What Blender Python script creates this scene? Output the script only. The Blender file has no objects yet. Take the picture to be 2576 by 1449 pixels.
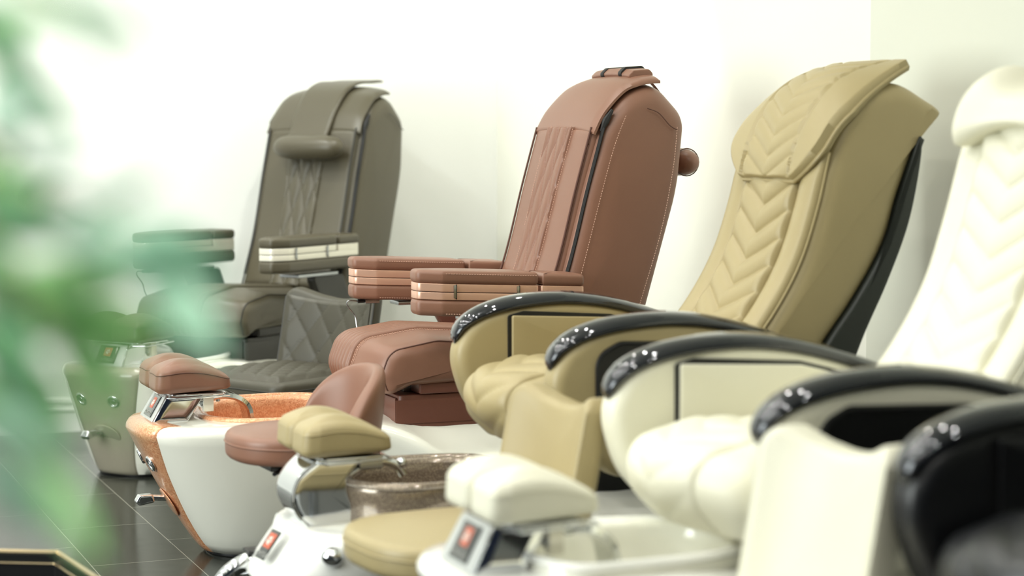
import bpy, bmesh, math, random
from mathutils import Vector, Matrix
random.seed(7)
C = bpy.context.scene.collection
PI = math.pi
rad = math.radians

# ------------------------------------------------------------------ materials
def lin(c):
    r = []
    for v in c:
        v = v/255.0
        r.append(v/12.92 if v <= .04045 else ((v+.055)/1.055)**2.4)
    return (r[0], r[1], r[2], 1)

def mat(name, col, rough=.5, metal=0, coat=0, bump=None, vary=0, spec=.5, sub=0, coat_rough=.05):
    m = bpy.data.materials.new(name); m.use_nodes = True
    n = m.node_tree.nodes; l = m.node_tree.links; b = n['Principled BSDF']
    c = lin(col)
    b.inputs['Base Color'].default_value = c
    b.inputs['Roughness'].default_value = rough
    b.inputs['Metallic'].default_value = metal
    b.inputs['Coat Weight'].default_value = coat
    b.inputs['Coat Roughness'].default_value = coat_rough
    b.inputs['Specular IOR Level'].default_value = spec
    if sub:
        b.inputs['Subsurface Weight'].default_value = sub
        b.inputs['Subsurface Radius'].default_value = (.02, .02, .01)
    tc = n.new('ShaderNodeTexCoord')
    if bump:
        nz = n.new('ShaderNodeTexNoise'); nz.inputs['Scale'].default_value = bump[0]
        nz.inputs['Detail'].default_value = 4
        bp = n.new('ShaderNodeBump'); bp.inputs['Strength'].default_value = bump[1]
        bp.inputs['Distance'].default_value = bump[2] if len(bump) > 2 else .001
        l.new(tc.outputs['Object'], nz.inputs['Vector'])
        l.new(nz.outputs['Fac'], bp.inputs['Height'])
        l.new(bp.outputs['Normal'], b.inputs['Normal'])
    if vary:
        nv = n.new('ShaderNodeTexNoise'); nv.inputs['Scale'].default_value = 9
        mx = n.new('ShaderNodeMix'); mx.data_type = 'RGBA'
        mx.inputs[6].default_value = c
        mx.inputs[7].default_value = (c[0]*(1-vary), c[1]*(1-vary), c[2]*(1-vary), 1)
        l.new(tc.outputs['Object'], nv.inputs['Vector'])
        l.new(nv.outputs['Fac'], mx.inputs[0]); l.new(mx.outputs[2], b.inputs['Base Color'])
    return m

def leather(name, col, rough=.42):
    return mat(name, col, rough, bump=(420, .25, .0006), vary=.06, coat=.08, coat_rough=.3)

M = {}
M['brown'] = leather('brown_leather', (137, 97, 78), .42)
M['brown_dark'] = leather('brown_panel', (112, 68, 54), .4)
M['olive'] = leather('charcoal_leather', (84, 78, 61), .4)
M['stoololive'] = leather('dark_charcoal_leather', (66, 62, 49), .5)
M['olive_dark'] = leather('charcoal_panel', (46, 44, 38), .4)
M['tan'] = leather('tan_leather', (170, 154, 112), .44)
M['cream'] = leather('cream_leather', (236, 233, 212), .42)
M['black'] = leather('black_leather', (20, 21, 24), .36)
M['blackplastic'] = mat('black_plastic', (18, 18, 19), .35)
M['shell'] = mat('dark_shell', (38, 42, 38), .45)
M['chrome'] = mat('chrome', (222, 224, 226), .07, metal=1)
M['steel'] = mat('steel', (175, 178, 180), .25, metal=1)
M['gel'] = mat('cream_gelcoat', (248, 247, 234), .12, coat=.6)
M['gelwhite'] = mat('white_gelcoat', (249, 249, 243), .1, coat=.6)
M['taupe'] = mat('taupe_gelcoat', (158, 152, 134), .15, coat=.6)
M['greyclear'] = mat('grey_liner', (128, 122, 104), .12, coat=.5)
M['whitetrim'] = mat('white_metal_trim', (238, 234, 218), .25, metal=.2)
M['rose'] = mat('rose_gold_trim', (226, 182, 158), .3, metal=.45)
M['zip'] = mat('zipper_black', (22, 22, 22), .6)
M['thread'] = mat('pale_thread', (205, 165, 145), .7)
M['threaddark'] = mat('dark_seam', (92, 58, 46), .6)
M['orange'] = mat('orange_print', (192, 92, 64), .4)
M['pale'] = mat('pale_print', (235, 225, 215), .4)
M['grey_letter'] = mat('silver_print', (170, 170, 165), .3)
M['plate'] = mat('black_gloss_plate', (24, 28, 26), .1, coat=.5)
M['satin'] = mat('satin_silver', (205, 207, 205), .35, metal=.6)
M['brass'] = mat('brass_edge', (196, 176, 140), .2, metal=1)
M['wallL'] = mat('wall_paint', (250, 251, 246), .7, bump=(60, .05))
M['wallR'] = mat('wall_paint_warm', (247, 246, 234), .7, bump=(60, .05))
M['wallG'] = mat('wall_grey_green', (226, 227, 212), .7, bump=(60, .05))  # slightly darker grey-green tone for the wall beyond the jog
M['tabletop'] = mat('black_satin', (12, 12, 13), .45, spec=.3)
M['navy'] = mat('navy_for_reflections', (38, 52, 84), .5)  # dark tone chosen for what the chrome mirrors
M['trimw'] = mat('trim_gloss_white', (246, 247, 242), .3)
M['rubber'] = mat('caster_rubber', (25, 25, 25), .5)

def rail_mat():
    m = mat('dark_gloss_rail', (30, 33, 40), .06, metal=.55, coat=1, coat_rough=.03)
    return m
M['rail'] = rail_mat()

def copper_mat():
    m = mat('textured_copper', (222, 142, 96), .32, metal=.25, coat=.8)
    n = m.node_tree.nodes; l = m.node_tree.links; b = n['Principled BSDF']
    tc = n.new('ShaderNodeTexCoord')
    nz = n.new('ShaderNodeTexNoise'); nz.inputs['Scale'].default_value = 70
    nz.inputs['Detail'].default_value = 2; nz.inputs['Distortion'].default_value = 2.2
    cr = n.new('ShaderNodeValToRGB')
    cr.color_ramp.elements[0].position = .40; cr.color_ramp.elements[0].color = lin((218, 148, 104))
    cr.color_ramp.elements[1].position = .60; cr.color_ramp.elements[1].color = lin((240, 182, 138))
    l.new(tc.outputs['Object'], nz.inputs['Vector']); l.new(nz.outputs['Fac'], cr.inputs['Fac'])
    l.new(cr.outputs['Color'], b.inputs['Base Color'])
    bp = n.new('ShaderNodeBump'); bp.inputs['Strength'].default_value = .6; bp.inputs['Distance'].default_value = .003
    l.new(nz.outputs['Fac'], bp.inputs['Height']); l.new(bp.outputs['Normal'], b.inputs['Normal'])
    return m
M['copper'] = copper_mat()

def bronze_mat():
    m = mat('speckled_bronze', (140, 126, 110), .18, metal=.35, coat=.9)
    n = m.node_tree.nodes; l = m.node_tree.links; b = n['Principled BSDF']
    tc = n.new('ShaderNodeTexCoord')
    nz = n.new('ShaderNodeTexVoronoi'); nz.inputs['Scale'].default_value = 260
    cr = n.new('ShaderNodeValToRGB')
    cr.color_ramp.elements[0].position = .15; cr.color_ramp.elements[0].color = lin((196, 178, 150))
    cr.color_ramp.elements[1].position = .5; cr.color_ramp.elements[1].color = lin((132, 118, 104))
    l.new(tc.outputs['Object'], nz.inputs['Vector']); l.new(nz.outputs['Distance'], cr.inputs['Fac'])
    l.new(cr.outputs['Color'], b.inputs['Base Color'])
    return m
M['bronze'] = bronze_mat()

def floor_mat(ang):
    m = mat('dark_slate_tiles', (58, 60, 55), .16, spec=.22)
    n = m.node_tree.nodes; l = m.node_tree.links; b = n['Principled BSDF']
    tc = n.new('ShaderNodeTexCoord'); mp = n.new('ShaderNodeMapping')
    mp.inputs['Rotation'].default_value = (0, 0, ang)
    mp.inputs['Location'].default_value = (.04, -.153, 0)
    br = n.new('ShaderNodeTexBrick')
    br.inputs['Scale'].default_value = 1
    br.inputs['Brick Width'].default_value = .6; br.inputs['Row Height'].default_value = .3
    br.inputs['Mortar Size'].default_value = .0016; br.inputs['Mortar Smooth'].default_value = .3
    br.offset = .5
    br.inputs['Color1'].default_value = lin((40, 42, 38)); br.inputs['Color2'].default_value = lin((47, 49, 44))
    br.inputs['Mortar'].default_value = lin((150, 148, 136))
    l.new(tc.outputs['Object'], mp.inputs['Vector']); l.new(mp.outputs['Vector'], br.inputs['Vector'])
    l.new(br.outputs['Color'], b.inputs['Base Color'])
    nz = n.new('ShaderNodeTexNoise'); nz.inputs['Scale'].default_value = 14; nz.inputs['Detail'].default_value = 6
    mr = n.new('ShaderNodeMapRange'); mr.inputs['To Min'].default_value = .1; mr.inputs['To Max'].default_value = .2
    l.new(tc.outputs['Object'], nz.inputs['Vector']); l.new(nz.outputs['Fac'], mr.inputs['Value'])
    l.new(mr.outputs['Result'], b.inputs['Roughness'])
    bp = n.new('ShaderNodeBump'); bp.inputs['Strength'].default_value = .15; bp.inputs['Distance'].default_value = .001
    l.new(nz.outputs['Fac'], bp.inputs['Height']); l.new(bp.outputs['Normal'], b.inputs['Normal'])
    return m

def leaf_mat(name, col):
    m = mat(name, col, .45, vary=.25)
    b = m.node_tree.nodes['Principled BSDF']
    b.inputs['Transmission Weight'].default_value = 0
    n = m.node_tree.nodes; l = m.node_tree.links
    tr = n.new('ShaderNodeBsdfTranslucent'); tr.inputs['Color'].default_value = lin(col)
    mx = n.new('ShaderNodeMixShader'); mx.inputs[0].default_value = .5
    out = n['Material Output']
    l.new(b.outputs[0], mx.inputs[1]); l.new(tr.outputs[0], mx.inputs[2]); l.new(mx.outputs[0], out.inputs['Surface'])
    return m
M['leaf'] = leaf_mat('leaf_green', (176, 226, 160))
M['leafm'] = leaf_mat('leaf_mint', (196, 236, 214))
M['leafd'] = leaf_mat('leaf_deep', (140, 200, 150))
M['stem'] = mat('cane_green', (110, 140, 70), .5, bump=(30, .2))
M['pot'] = mat('pot_ceramic', (225, 222, 210), .3)
M['soil'] = mat('soil', (60, 45, 32), .9, bump=(80, 1, .01))

# ------------------------------------------------------------------ mesh helpers
class MB:
    def __init__(s): s.v = []; s.f = []
    def add(s, vs, fs):
        o = len(s.v); s.v += [tuple(p) for p in vs]; s.f += [tuple(i+o for i in f) for f in fs]; return s
    def xf(s, fn): s.v = [tuple(fn(*p)) for p in s.v]; return s
    def build(s, name, m, parent=None, sharp=38, weld=1e-5):
        me = bpy.data.meshes.new(name); bm = bmesh.new()
        vs = [bm.verts.new(p) for p in s.v]
        for f in s.f:
            if len(set(f)) > 2:
                try: bm.faces.new([vs[i] for i in f])
                except ValueError: pass
        bmesh.ops.remove_doubles(bm, verts=bm.verts, dist=weld)
        bmesh.ops.recalc_face_normals(bm, faces=bm.faces)
        a = rad(sharp)
        for f in bm.faces: f.smooth = True
        for e in bm.edges:
            if len(e.link_faces) == 2:
                e.smooth = e.calc_face_angle(0) < a
        bm.to_mesh(me); bm.free()
        me.materials.append(m)
        o = bpy.data.objects.new(name, me); C.objects.link(o)
        if parent: o.parent = parent
        return o

def catmull(P, n=8, closed=False):
    out = []; L = len(P)
    rng = range(L) if closed else range(L-1)
    for i in rng:
        if closed: p0, p1, p2, p3 = P[i-1], P[i], P[(i+1) % L], P[(i+2) % L]
        else: p0, p1, p2, p3 = P[max(i-1, 0)], P[i], P[i+1], P[min(i+2, L-1)]
        for k in range(n):
            t = k/n
            out.append(tuple(.5*((2*b)+(-a+c)*t+(2*a-5*b+4*c-d)*t*t+(-a+3*b-3*c+d)*t**3) for a, b, c, d in zip(p0, p1, p2, p3)))
    if not closed: out.append(tuple(P[-1]))
    return out

def rounded(P, r=.02, seg=6):
    """closed 2D polygon with rounded corners; a point may carry its own radius"""
    out = []; L = len(P)
    for i in range(L):
        p = Vector(P[i][:2]); a = Vector(P[i-1][:2]); b = Vector(P[(i+1) % L][:2])
        rr = P[i][2] if len(P[i]) > 2 else r
        u = (a-p); w = (b-p); lu, lw = u.length, w.length; u.normalize(); w.normalize()
        ang = u.angle(w)
        if ang > PI-.02 or rr <= 0: out.append(tuple(p)); continue
        d = min(rr/math.tan(ang/2), lu*.48, lw*.48); r2 = d*math.tan(ang/2)
        c = p+(u+w).normalized()*(r2/math.sin(ang/2))
        s = p+u*d; e = p+w*d
        a0 = math.atan2(s.y-c.y, s.x-c.x); a1 = math.atan2(e.y-c.y, e.x-c.x)
        da = (a1-a0+PI) % (2*PI)-PI
        for k in range(seg+1):
            t = a0+da*k/seg; out.append((c.x+r2*math.cos(t), c.y+r2*math.sin(t)))
    return out

def densify(P, ml):
    out = []; L = len(P)
    for i in range(L):
        a, b = P[i], P[(i+1) % L]
        d = math.hypot(b[0]-a[0], b[1]-a[1]); k = max(1, int(math.ceil(d/ml)))
        for j in range(k): out.append((a[0]+(b[0]-a[0])*j/k, a[1]+(b[1]-a[1])*j/k))
    return out

def normals2(P):
    L = len(P); ar = sum(P[i][0]*P[(i+1) % L][1]-P[(i+1) % L][0]*P[i][1] for i in range(L))
    s = 1 if ar > 0 else -1; N = []
    for i in range(L):
        a, b = P[i-1], P[(i+1) % L]
        dx, dy = b[0]-a[0], b[1]-a[1]; d = math.hypot(dx, dy) or 1
        N.append((dy/d*s, -dx/d*s))
    return N

AX = {'z': lambda a, b, c: (a, b, c), 'y': lambda a, b, c: (a, c, b), 'x': lambda a, b, c: (c, a, b)}

def prism(P, c0, c1, r=.01, axis='z', ml=.03, crown=0, crown0=0, seg=4, rings=6, warp=None, inset=None):
    """closed outline P extruded c0..c1 with rounded rims, optional domed caps"""
    P = densify([p[:2] for p in P], ml); N = normals2(P); L = len(P); r = min(r, (c1-c0)*.5-1e-5)
    cx = sum(p[0] for p in P)/L; cy = sum(p[1] for p in P)/L
    R = []
    def ring(off, c, k=1):
        R.append([((P[i][0]-N[i][0]*off-cx)*k+cx, (P[i][1]-N[i][1]*off-cy)*k+cy, c) for i in range(L)])
    for j in range(1, rings):
        k = j/rings; ring(r, c0-crown0*(1-k**2), k)
    for j in range(seg+1):
        t = PI/2*j/seg; ring(r*(1-math.sin(t)), c0+r*(1-math.cos(t)))
    nm = int(math.ceil((c1-c0-2*r)/.02)) if ml <= .03 else 1
    for j in range(1, nm): ring(0, c0+r+(c1-c0-2*r)*j/nm)
    for j in range(seg+1):
        t = PI/2*(1-j/seg); ring(r*(1-math.sin(t)), c1-r*(1-math.cos(t)))
    for j in range(rings-1, 0, -1):
        k = j/rings; ring(r, c1+crown*(1-k**2), k)
    mp = AX[axis]; m = MB(); vs = []
    for q in R: vs += [mp(*p) for p in q]
    a0 = len(vs); vs.append(mp(cx, cy, c0-crown0)); vs.append(mp(cx, cy, c1+crown))
    fs = []
    for j in range(len(R)-1):
        for i in range(L):
            k = (i+1) % L; fs.append((j*L+i, j*L+k, (j+1)*L+k, (j+1)*L+i))
    for i in range(L):
        k = (i+1) % L; fs.append((a0, k, i)); fs.append((a0+1, (len(R)-1)*L+i, (len(R)-1)*L+k))
    m.add(vs, fs)
    if warp: m.xf(warp)
    return m

def box(x0, x1, y0, y1, z0, z1, r=.004):
    return prism([(x0, y0), (x1, y0), (x1, y1), (x0, y1)], z0, z1, r, 'z', ml=1, seg=2, rings=2)

def tube(path, r, n=10, closed=False, rf=None, flat=1):
    P = [Vector(p) for p in path]; L = len(P); vs = []; fs = []
    t0 = (P[1]-P[0]).normalized(); up = Vector((0, 0, 1))
    if abs(t0.dot(up)) > .9: up = Vector((0, 1, 0))
    nr = t0.cross(up).normalized()
    for i in range(L):
        if closed: t = (P[(i+1) % L]-P[i-1]).normalized()
        else: t = (P[min(i+1, L-1)]-P[max(i-1, 0)]).normalized()
        nr = (nr-t*nr.dot(t)).normalized(); bn = t.cross(nr)
        rr = r*(rf(i/(L-1)) if rf else 1)
        for k in range(n):
            a = 2*PI*k/n; vs.append(P[i]+nr*math.cos(a)*rr+bn*math.sin(a)*rr*flat)
    for i in range(L if closed else L-1):
        for k in range(n):
            a, b = i*n+k, i*n+(k+1) % n; c, d = ((i+1) % L)*n+(k+1) % n, ((i+1) % L)*n+k
            fs.append((a, b, c, d))
    if not closed:
        fs.append(tuple(range(n))[::-1]); fs.append(tuple((L-1)*n+k for k in range(n)))
    return MB().add(vs, fs)

def disc(c, ax, r, h, n=28, rim=.3):
    """short rounded disc from centre c along unit axis ax"""
    a = Vector(ax).normalized(); c = Vector(c)
    pts = []
    pr = [(0, 0), (r, 0), (r, h*(1-rim)), (r*(1-.06), h*(1-rim*.3)), (r*.86, h), (0, h)]
    u = a.orthogonal().normalized(); w = a.cross(u); vs = []; fs = []
    for rr, hh in pr:
        for k in range(n):
            t = 2*PI*k/n; vs.append(c+a*hh+(u*math.cos(t)+w*math.sin(t))*max(rr, 1e-4))
    for j in range(len(pr)-1):
        for k in range(n):
            fs.append((j*n+k, j*n+(k+1) % n, (j+1)*n+(k+1) % n, (j+1)*n+k))
    fs.append(tuple(range(n))[::-1]); fs.append(tuple((len(pr)-1)*n+k for k in range(n)))
    return MB().add(vs, fs)

def ball(c, r, sx=1, sy=1, sz=1, n=20):
    vs = []; fs = []
    for j in range(n+1):
        p = PI*j/n
        for k in range(n*2):
            t = PI*k/n
            vs.append((c[0]+r*sx*math.sin(p)*math.cos(t), c[1]+r*sy*math.sin(p)*math.sin(t), c[2]+r*sz*math.cos(p)))
    w = n*2
    for j in range(n):
        for k in range(w): fs.append((j*w+k, j*w+(k+1) % w, (j+1)*w+(k+1) % w, (j+1)*w+k))
    return MB().add(vs, fs)

def arc_path(pts, n=60):
    """resample a smooth 2D path by length; returns list of (p, tangent, s)"""
    D = catmull(pts, 16); S = [0]
    for i in range(1, len(D)): S.append(S[-1]+math.dist(D[i], D[i-1]))
    out = []; j = 0
    for k in range(n+1):
        s = S[-1]*k/n
        while j < len(S)-2 and S[j+1] < s: j += 1
        t = (s-S[j])/((S[j+1]-S[j]) or 1)
        p = tuple(a+(b-a)*t for a, b in zip(D[j], D[j+1]))
        d = Vector([b-a for a, b in zip(D[j], D[j+1])]).normalized()
        out.append((p, d, s))
    return out

def sheet(path, y0f, y1f, hf, thick=.012, nu=60, ny=40, bow=None, side=1):
    """padded panel lying along an xz path; y from y0f(t) to y1f(t); hf(s,y,t,q) = puff height"""
    A = arc_path(path, nu); top = []; bot = []
    for i, (p, d, s) in enumerate(A):
        t = i/nu; nx, nz = d[1]*side, -d[0]*side; a, b = y0f(t), y1f(t)
        for j in range(ny+1):
            q = j/ny; y = a+(b-a)*q; h = hf(s, y, t, q); bx, bz = bow(p[0], y, p[1]) if bow else (0, 0)
            e = min(1, min(q, 1-q)*(b-a)/.008, min(t, 1-t)*A[-1][2]/.008); e = math.sqrt(max(0, 1-(1-e)**2))
            hh = thick*.35+thick*.65*e+h*e
            top.append((p[0]+nx*hh+bx, y, p[1]+nz*hh+bz)); bot.append((p[0]-nx*thick*.5+bx, y, p[1]-nz*thick*.5+bz))
    w = ny+1; n = len(top); fs = []
    for i in range(nu):
        for j in range(ny):
            a = i*w+j; fs.append((a, a+1, a+w+1, a+w)); fs.append((n+a, n+a+w, n+a+w+1, n+a+1))
    B = [i for i in range(w)]+[i*w+ny for i in range(1, nu+1)]+[nu*w+j for j in range(ny-1, -1, -1)]+[i*w for i in range(nu-1, 0, -1)]
    for k in range(len(B)):
        a, b = B[k], B[(k+1) % len(B)]; fs.append((a, n+a, n+b, b))
    return MB().add(top+bot, fs)

def stitches(path, r=.0011, ln=.005, gap=.0035):
    P = [Vector(p) for p in path]; m = MB(); s = 0; nxt = 0; acc = 0
    S = [0]
    for i in range(1, len(P)): S.append(S[-1]+(P[i]-P[i-1]).length)
    def at(d):
        lo = 0
        for i in range(1, len(S)):
            if S[i] >= d:
                t = (d-S[i-1])/((S[i]-S[i-1]) or 1); return P[i-1].lerp(P[i], t)
        return P[-1]
    d = 0
    while d+ln < S[-1]:
        a, b = at(d), at(d+ln); t = tube([a, b], r, 4); m.add(t.v, t.f); d += ln+gap
    return m

def text_mesh(body, size, fn, m, name, parent, depth=.0004):
    cu = bpy.data.curves.new('t', 'FONT'); cu.body = body; cu.size = size; cu.align_x = 'CENTER'; cu.align_y = 'CENTER'
    cu.extrude = depth; cu.resolution_u = 2
    o = bpy.data.objects.new('t', cu); C.objects.link(o)
    dg = bpy.context.evaluated_depsgraph_get(); me = bpy.data.meshes.new_from_object(o.evaluated_get(dg))
    bpy.data.objects.remove(o)
    for v in me.vertices: v.co = fn(v.co.x, v.co.y, v.co.z)
    me.materials.clear(); me.materials.append(m); me.name = name
    q = bpy.data.objects.new(name, me); C.objects.link(q); q.parent = parent
    return q

def thing(name, label, cat, loc, al, group=None):
    """Empty at the thing's base; local +x is its front, al = degrees its front turns from -X towards the camera"""
    o = bpy.data.objects.new(name, None); C.objects.link(o); o.empty_display_size = .1
    o.location = (loc[0], loc[1], loc[2] if len(loc) > 2 else 0); o.rotation_euler = (0, 0, PI+rad(al))
    o['label'] = label; o['category'] = cat
    if group: o['group'] = group
    return o

def struct(o): o['kind'] = 'structure'; return o

# quilting patterns ---------------------------------------------------------
def g(x): return abs(math.sin(PI*x))**.55
def chevron(p, k, H, hw=None):
    def f(s, y, t, q):
        return H*g((s+k*abs(y))/p)*min(1, (min(q, 1-q)*12))**.5
    return f
def diamond(py, ps, H, c=0):
    def f(s, y, t, q):
        a = (y-c)/py; b = s/ps
        return H*(g((a+b)/1.)*g((a-b)/1.))**.45
    return f
def channel(p, H, c=0):
    def f(s, y, t, q): return H*g((y-c)/p)
    return f

# ------------------------------------------------------------------ shared tub
def superell(xc, fx, rx, hw, p, n, pr=5):
    """plan outline, n points by angle around xc"""
    out = []
    for i in range(n):
        a = 2*PI*i/n; c, s = math.cos(a), math.sin(a)
        L = fx-xc if c > 0 else xc-rx; e = p if c > 0 else pr
        k = ((abs(c)/L)**e+(abs(s)/hw)**e)**(-1/e)
        out.append((xc+c*k, s*k))
    return out

def make_tub(root, P):
    n = 96; xc = .72; dz = P.get('tub_dz', 0); dx = P.get('foot_dx', 0)
    low = P['style'] == 'low'
    ft, fb = P.get('front_top', 1.19)+dx, P.get('front_bot', .965)+dx
    ht = .43+dz
    def topz(x):
        if not low: return ht-.03*max(0, min(1, (.55-x)/.3))
        t = max(0, min(1, (x-.42)/.5)); t = t*t*(3-2*t)
        return .415+dz-(.082)*t
    def outline(t):  # t 0 bottom .. 1 top
        e = t**.85
        if low:
            f = fb+(ft-fb)*(min(1, t/.66))**.85-max(0, (t-.66)/.34)*.085
            return superell(xc, f, -.52-.05*t, .18+.105*e**.8, 2.5+.5*t, n)
        return superell(xc, fb+(ft-fb)*e, -.52-.05*t, .17+.115*e**.8, 2.5+.5*t, n)
    rings = []; K = 14
    for k in range(K+1):
        t = k/K; o = outline(t)
        rings.append([(x, y, .012+(topz(x)-.03-.012)*t) for x, y in o])
    o = outline(1)
    for k in range(1, 5):   # rounded lip
        a = PI/2*k/4; ins = .03*(1-math.cos(a)); q = []
        for x, y in o:
            dx_, dy_ = x-xc, y; d = math.hypot(dx_, dy_); f = (d-ins)/d
            q.append((xc+dx_*f, dy_*f, topz(x)-.03+.03*math.sin(a)))
        rings.append(q)
    # deck bridging to the basin opening
    bx, ba, bb = (.735+dx*.8, .235, .205)
    bo = superell(xc, bx+ba, bx-ba, bb, 2.6, n, 3.2)
    last = rings[-1]
    for k in (1, 2, 3):
        f = k/3
        rings.append([(last[i][0]*(1-f)+bo[i][0]*f, last[i][1]*(1-f)+bo[i][1]*f, last[i][2]*(1-f)+(topz(bo[i][0])+.004)*f) for i in range(n)])
    m = MB(); vs = []; fs = []
    for r_ in rings: vs += r_
    for j in range(len(rings)-1):
        for i in range(n): k = (i+1) % n; fs.append((j*n+i, j*n+k, (j+1)*n+k, (j+1)*n+i))
    fs.append(tuple(range(n))[::-1])
    m.add(vs, fs)
    def shoulder(x, y, z):   # the hull swells under the seat and its deck slopes down to the sides
        k = max(0, min(1, (.54-x)/.34)); k = k*k*(3-2*k); y2 = y*(1+.38*k*(.4+.6*min(1, z/.3)))
        return (x, y2, z-k*.13*min(1, max(0, (abs(y2)-.235)/.16))**1.4*max(0, min(1, (z-.15)/.2)))
    m.xf(shoulder)
    m.build('tub', P['m_tub'], root, 60)
    # plinth
    o = outline(0); ob = [(xc+(x-xc)*.97, y*.95) for x, y in o]
    prism(ob, 0, .02, .003, 'z', ml=.05, seg=2, rings=2).build('plinth', M['blackplastic'], root)
    # basin bowl
    rz = P['rim_z']+dz; bowl = []
    prof = [(0, 0), (.004, .006), (.012, .008), (.022, .004), (.028, -.006), (.03, -.03), (.034, -.12), (.06, -.2), (.12, -.235), (.19, -.245)]
    if low: prof = [(-.004, -.14), (-.006, -.04), (-.012, -.012), (-.006, .003), (.006, .008)]+prof[2:]
    else: prof = [(-.012, -.03), (-.014, -.008), (-.006, .004)]+prof[1:]
    vs = []; fs = []
    for ins, z in prof:
        for x, y in bo:
            X, Y = x-bx, y; d = math.hypot(X, Y); f = max(.02, (d-ins)/d)
            rise = P.get('far_rise', 0)*max(0, -y/.2) if z > -.15 else 0
            vs.append((bx+X*f, Y*f, rz+z+rise))
    for j in range(len(prof)-1):
        for i in range(n): k = (i+1) % n; fs.append((j*n+i, j*n+k, (j+1)*n+k, (j+1)*n+i))
    fs.append(tuple((len(prof)-1)*n+k for k in range(n)))
    b = MB().add(vs, fs).build('basin', P['m_basin'], root, 60)
    disc((bx, 0, rz-.2449), (0, 0, 1), .025, .004).build('drain', M['chrome'], b)
    if P.get('m_rim'):
        pr = []
        for x, y in bo:
            X, Y = x-bx, y; d = math.hypot(X, Y); f = (d+.004)/d
            pr.append((bx+X*f, Y*f, rz+.004+P.get('far_rise', 0)*max(0, -y/.2)))
        tube(pr, .013, 10, True, flat=.8).build('basin_rim', P['m_rim'], root)
    # front panel following the hull
    if P.get('m_keel'):
        A = []
        K2, W = 30, 24
        def hull(t, y):
            fx = fb+(ft-fb)*t**.85; hw = .17+.115*(t**.85)**.8; p = 2.5+.5*t
            x = xc+(fx-xc)*max(0, (1-(abs(y)/hw)**p))**(1/p)
            return (x, y, .012+(topz(x)-.042)*t)
        top = []; 
        kw = P.get('keel_w', (.10, .17))
        for i in range(K2+1):
            t = i/K2; w = kw[0]+(kw[1]-kw[0])*t**1.3
            for j in range(W+1):
                y = -w+2*w*j/W; e = 1-abs(2*j/W-1)**6; x, yy, z = hull(t, y)
                top.append((x+.002+.006*e, yy, z))
        # continue over the lip to the deck
        for k in range(1, 7):
            a = min(1, k/4)*PI/2
            for j in range(W+1):
                y = -kw[1]+2*kw[1]*j/W; e = 1-abs(2*j/W-1)**6; x, yy, z = hull(1, y)
                ins = .03*(1-math.cos(a))+(.022*(k-4) if k > 4 else 0)
                top.append((x-ins+(.002+.006*e)*math.cos(a), yy, z+.03*math.sin(a)+(.002+.004*e)*math.sin(a)))
        w = W+1; rows = K2+7; fs = []
        for i in range(rows-1):
            for j in range(W): a = i*w+j; fs.append((a, a+1, a+w+1, a+w))
        n0 = len(top)
        bot = [(x-.012, y, z-.004) for x, y, z in top]
        for i in range(rows-1):
            for j in range(W): a = n0+i*w+j; fs.append((a, a+w, a+w+1, a+1))
        B = [i for i in range(w)]+[i*w+W for i in range(1, rows)]+[(rows-1)*w+j for j in range(W-1, -1, -1)]+[i*w for i in range(rows-2, 0, -1)]
        for k in range(len(B)): a, c = B[k], B[(k+1) % len(B)]; fs.append((a, n0+a, n0+c, c))
        MB().add(top+bot, fs).build('front_panel', P['m_keel'], root, 60)
        # chrome jets and lever in its oval recess
        for yy in (-.085, .075):
            t = .76; x, y_, z = hull(t, yy)
            c = Vector((x+.004, yy, z)); ax = Vector((.9, yy*1.2, -.42)).normalized()
            u_ = ax.orthogonal().normalized(); w_ = ax.cross(u_)
            j = tube([c+ax*.005+(u_*math.cos(a)+w_*math.sin(a))*.021 for a in [k*PI/16 for k in range(32)]], .0062, 10, True).build('jet_knob', M['chrome'], root)
            disc(c-ax*.002, ax, .019, .004).build('jet_grille', M['blackplastic'], j)
            disc(c+ax*.001, ax, .010, .009).build('knob_cap', M['chrome'], j)
        x, y_, z = hull(.43, 0); ax = Vector((.86, 0, -.5)).normalized()
        vs = []; 
        rc = disc((x+.0035, .01, z-.01), ax, .05, .0045, rim=.5)
        rc.xf(lambda X, Y, Z: (X, .01+(Y-.01)*1.35, Z)); rec = rc.build('lever_recess', P.get('m_recess', P['m_keel']), root)
        lv = tube([(x-.02, .0, z-.0), (x+.03, -.01, z+.002), (x+.055, -.015, z+.004)], .0095, 14).build('drain_lever', M['chrome'], root)
        hd = prism(rounded([(x+.045, z-.010), (x+.095, z-.018), (x+.108, z-.006), (x+.095, z+.016), (x+.052, z+.016)], .008), -.032, .004, .006, 'y', ml=.01)
        hd.build('lever_grip', M['chrome'], lv)
    return topz, xc

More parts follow.
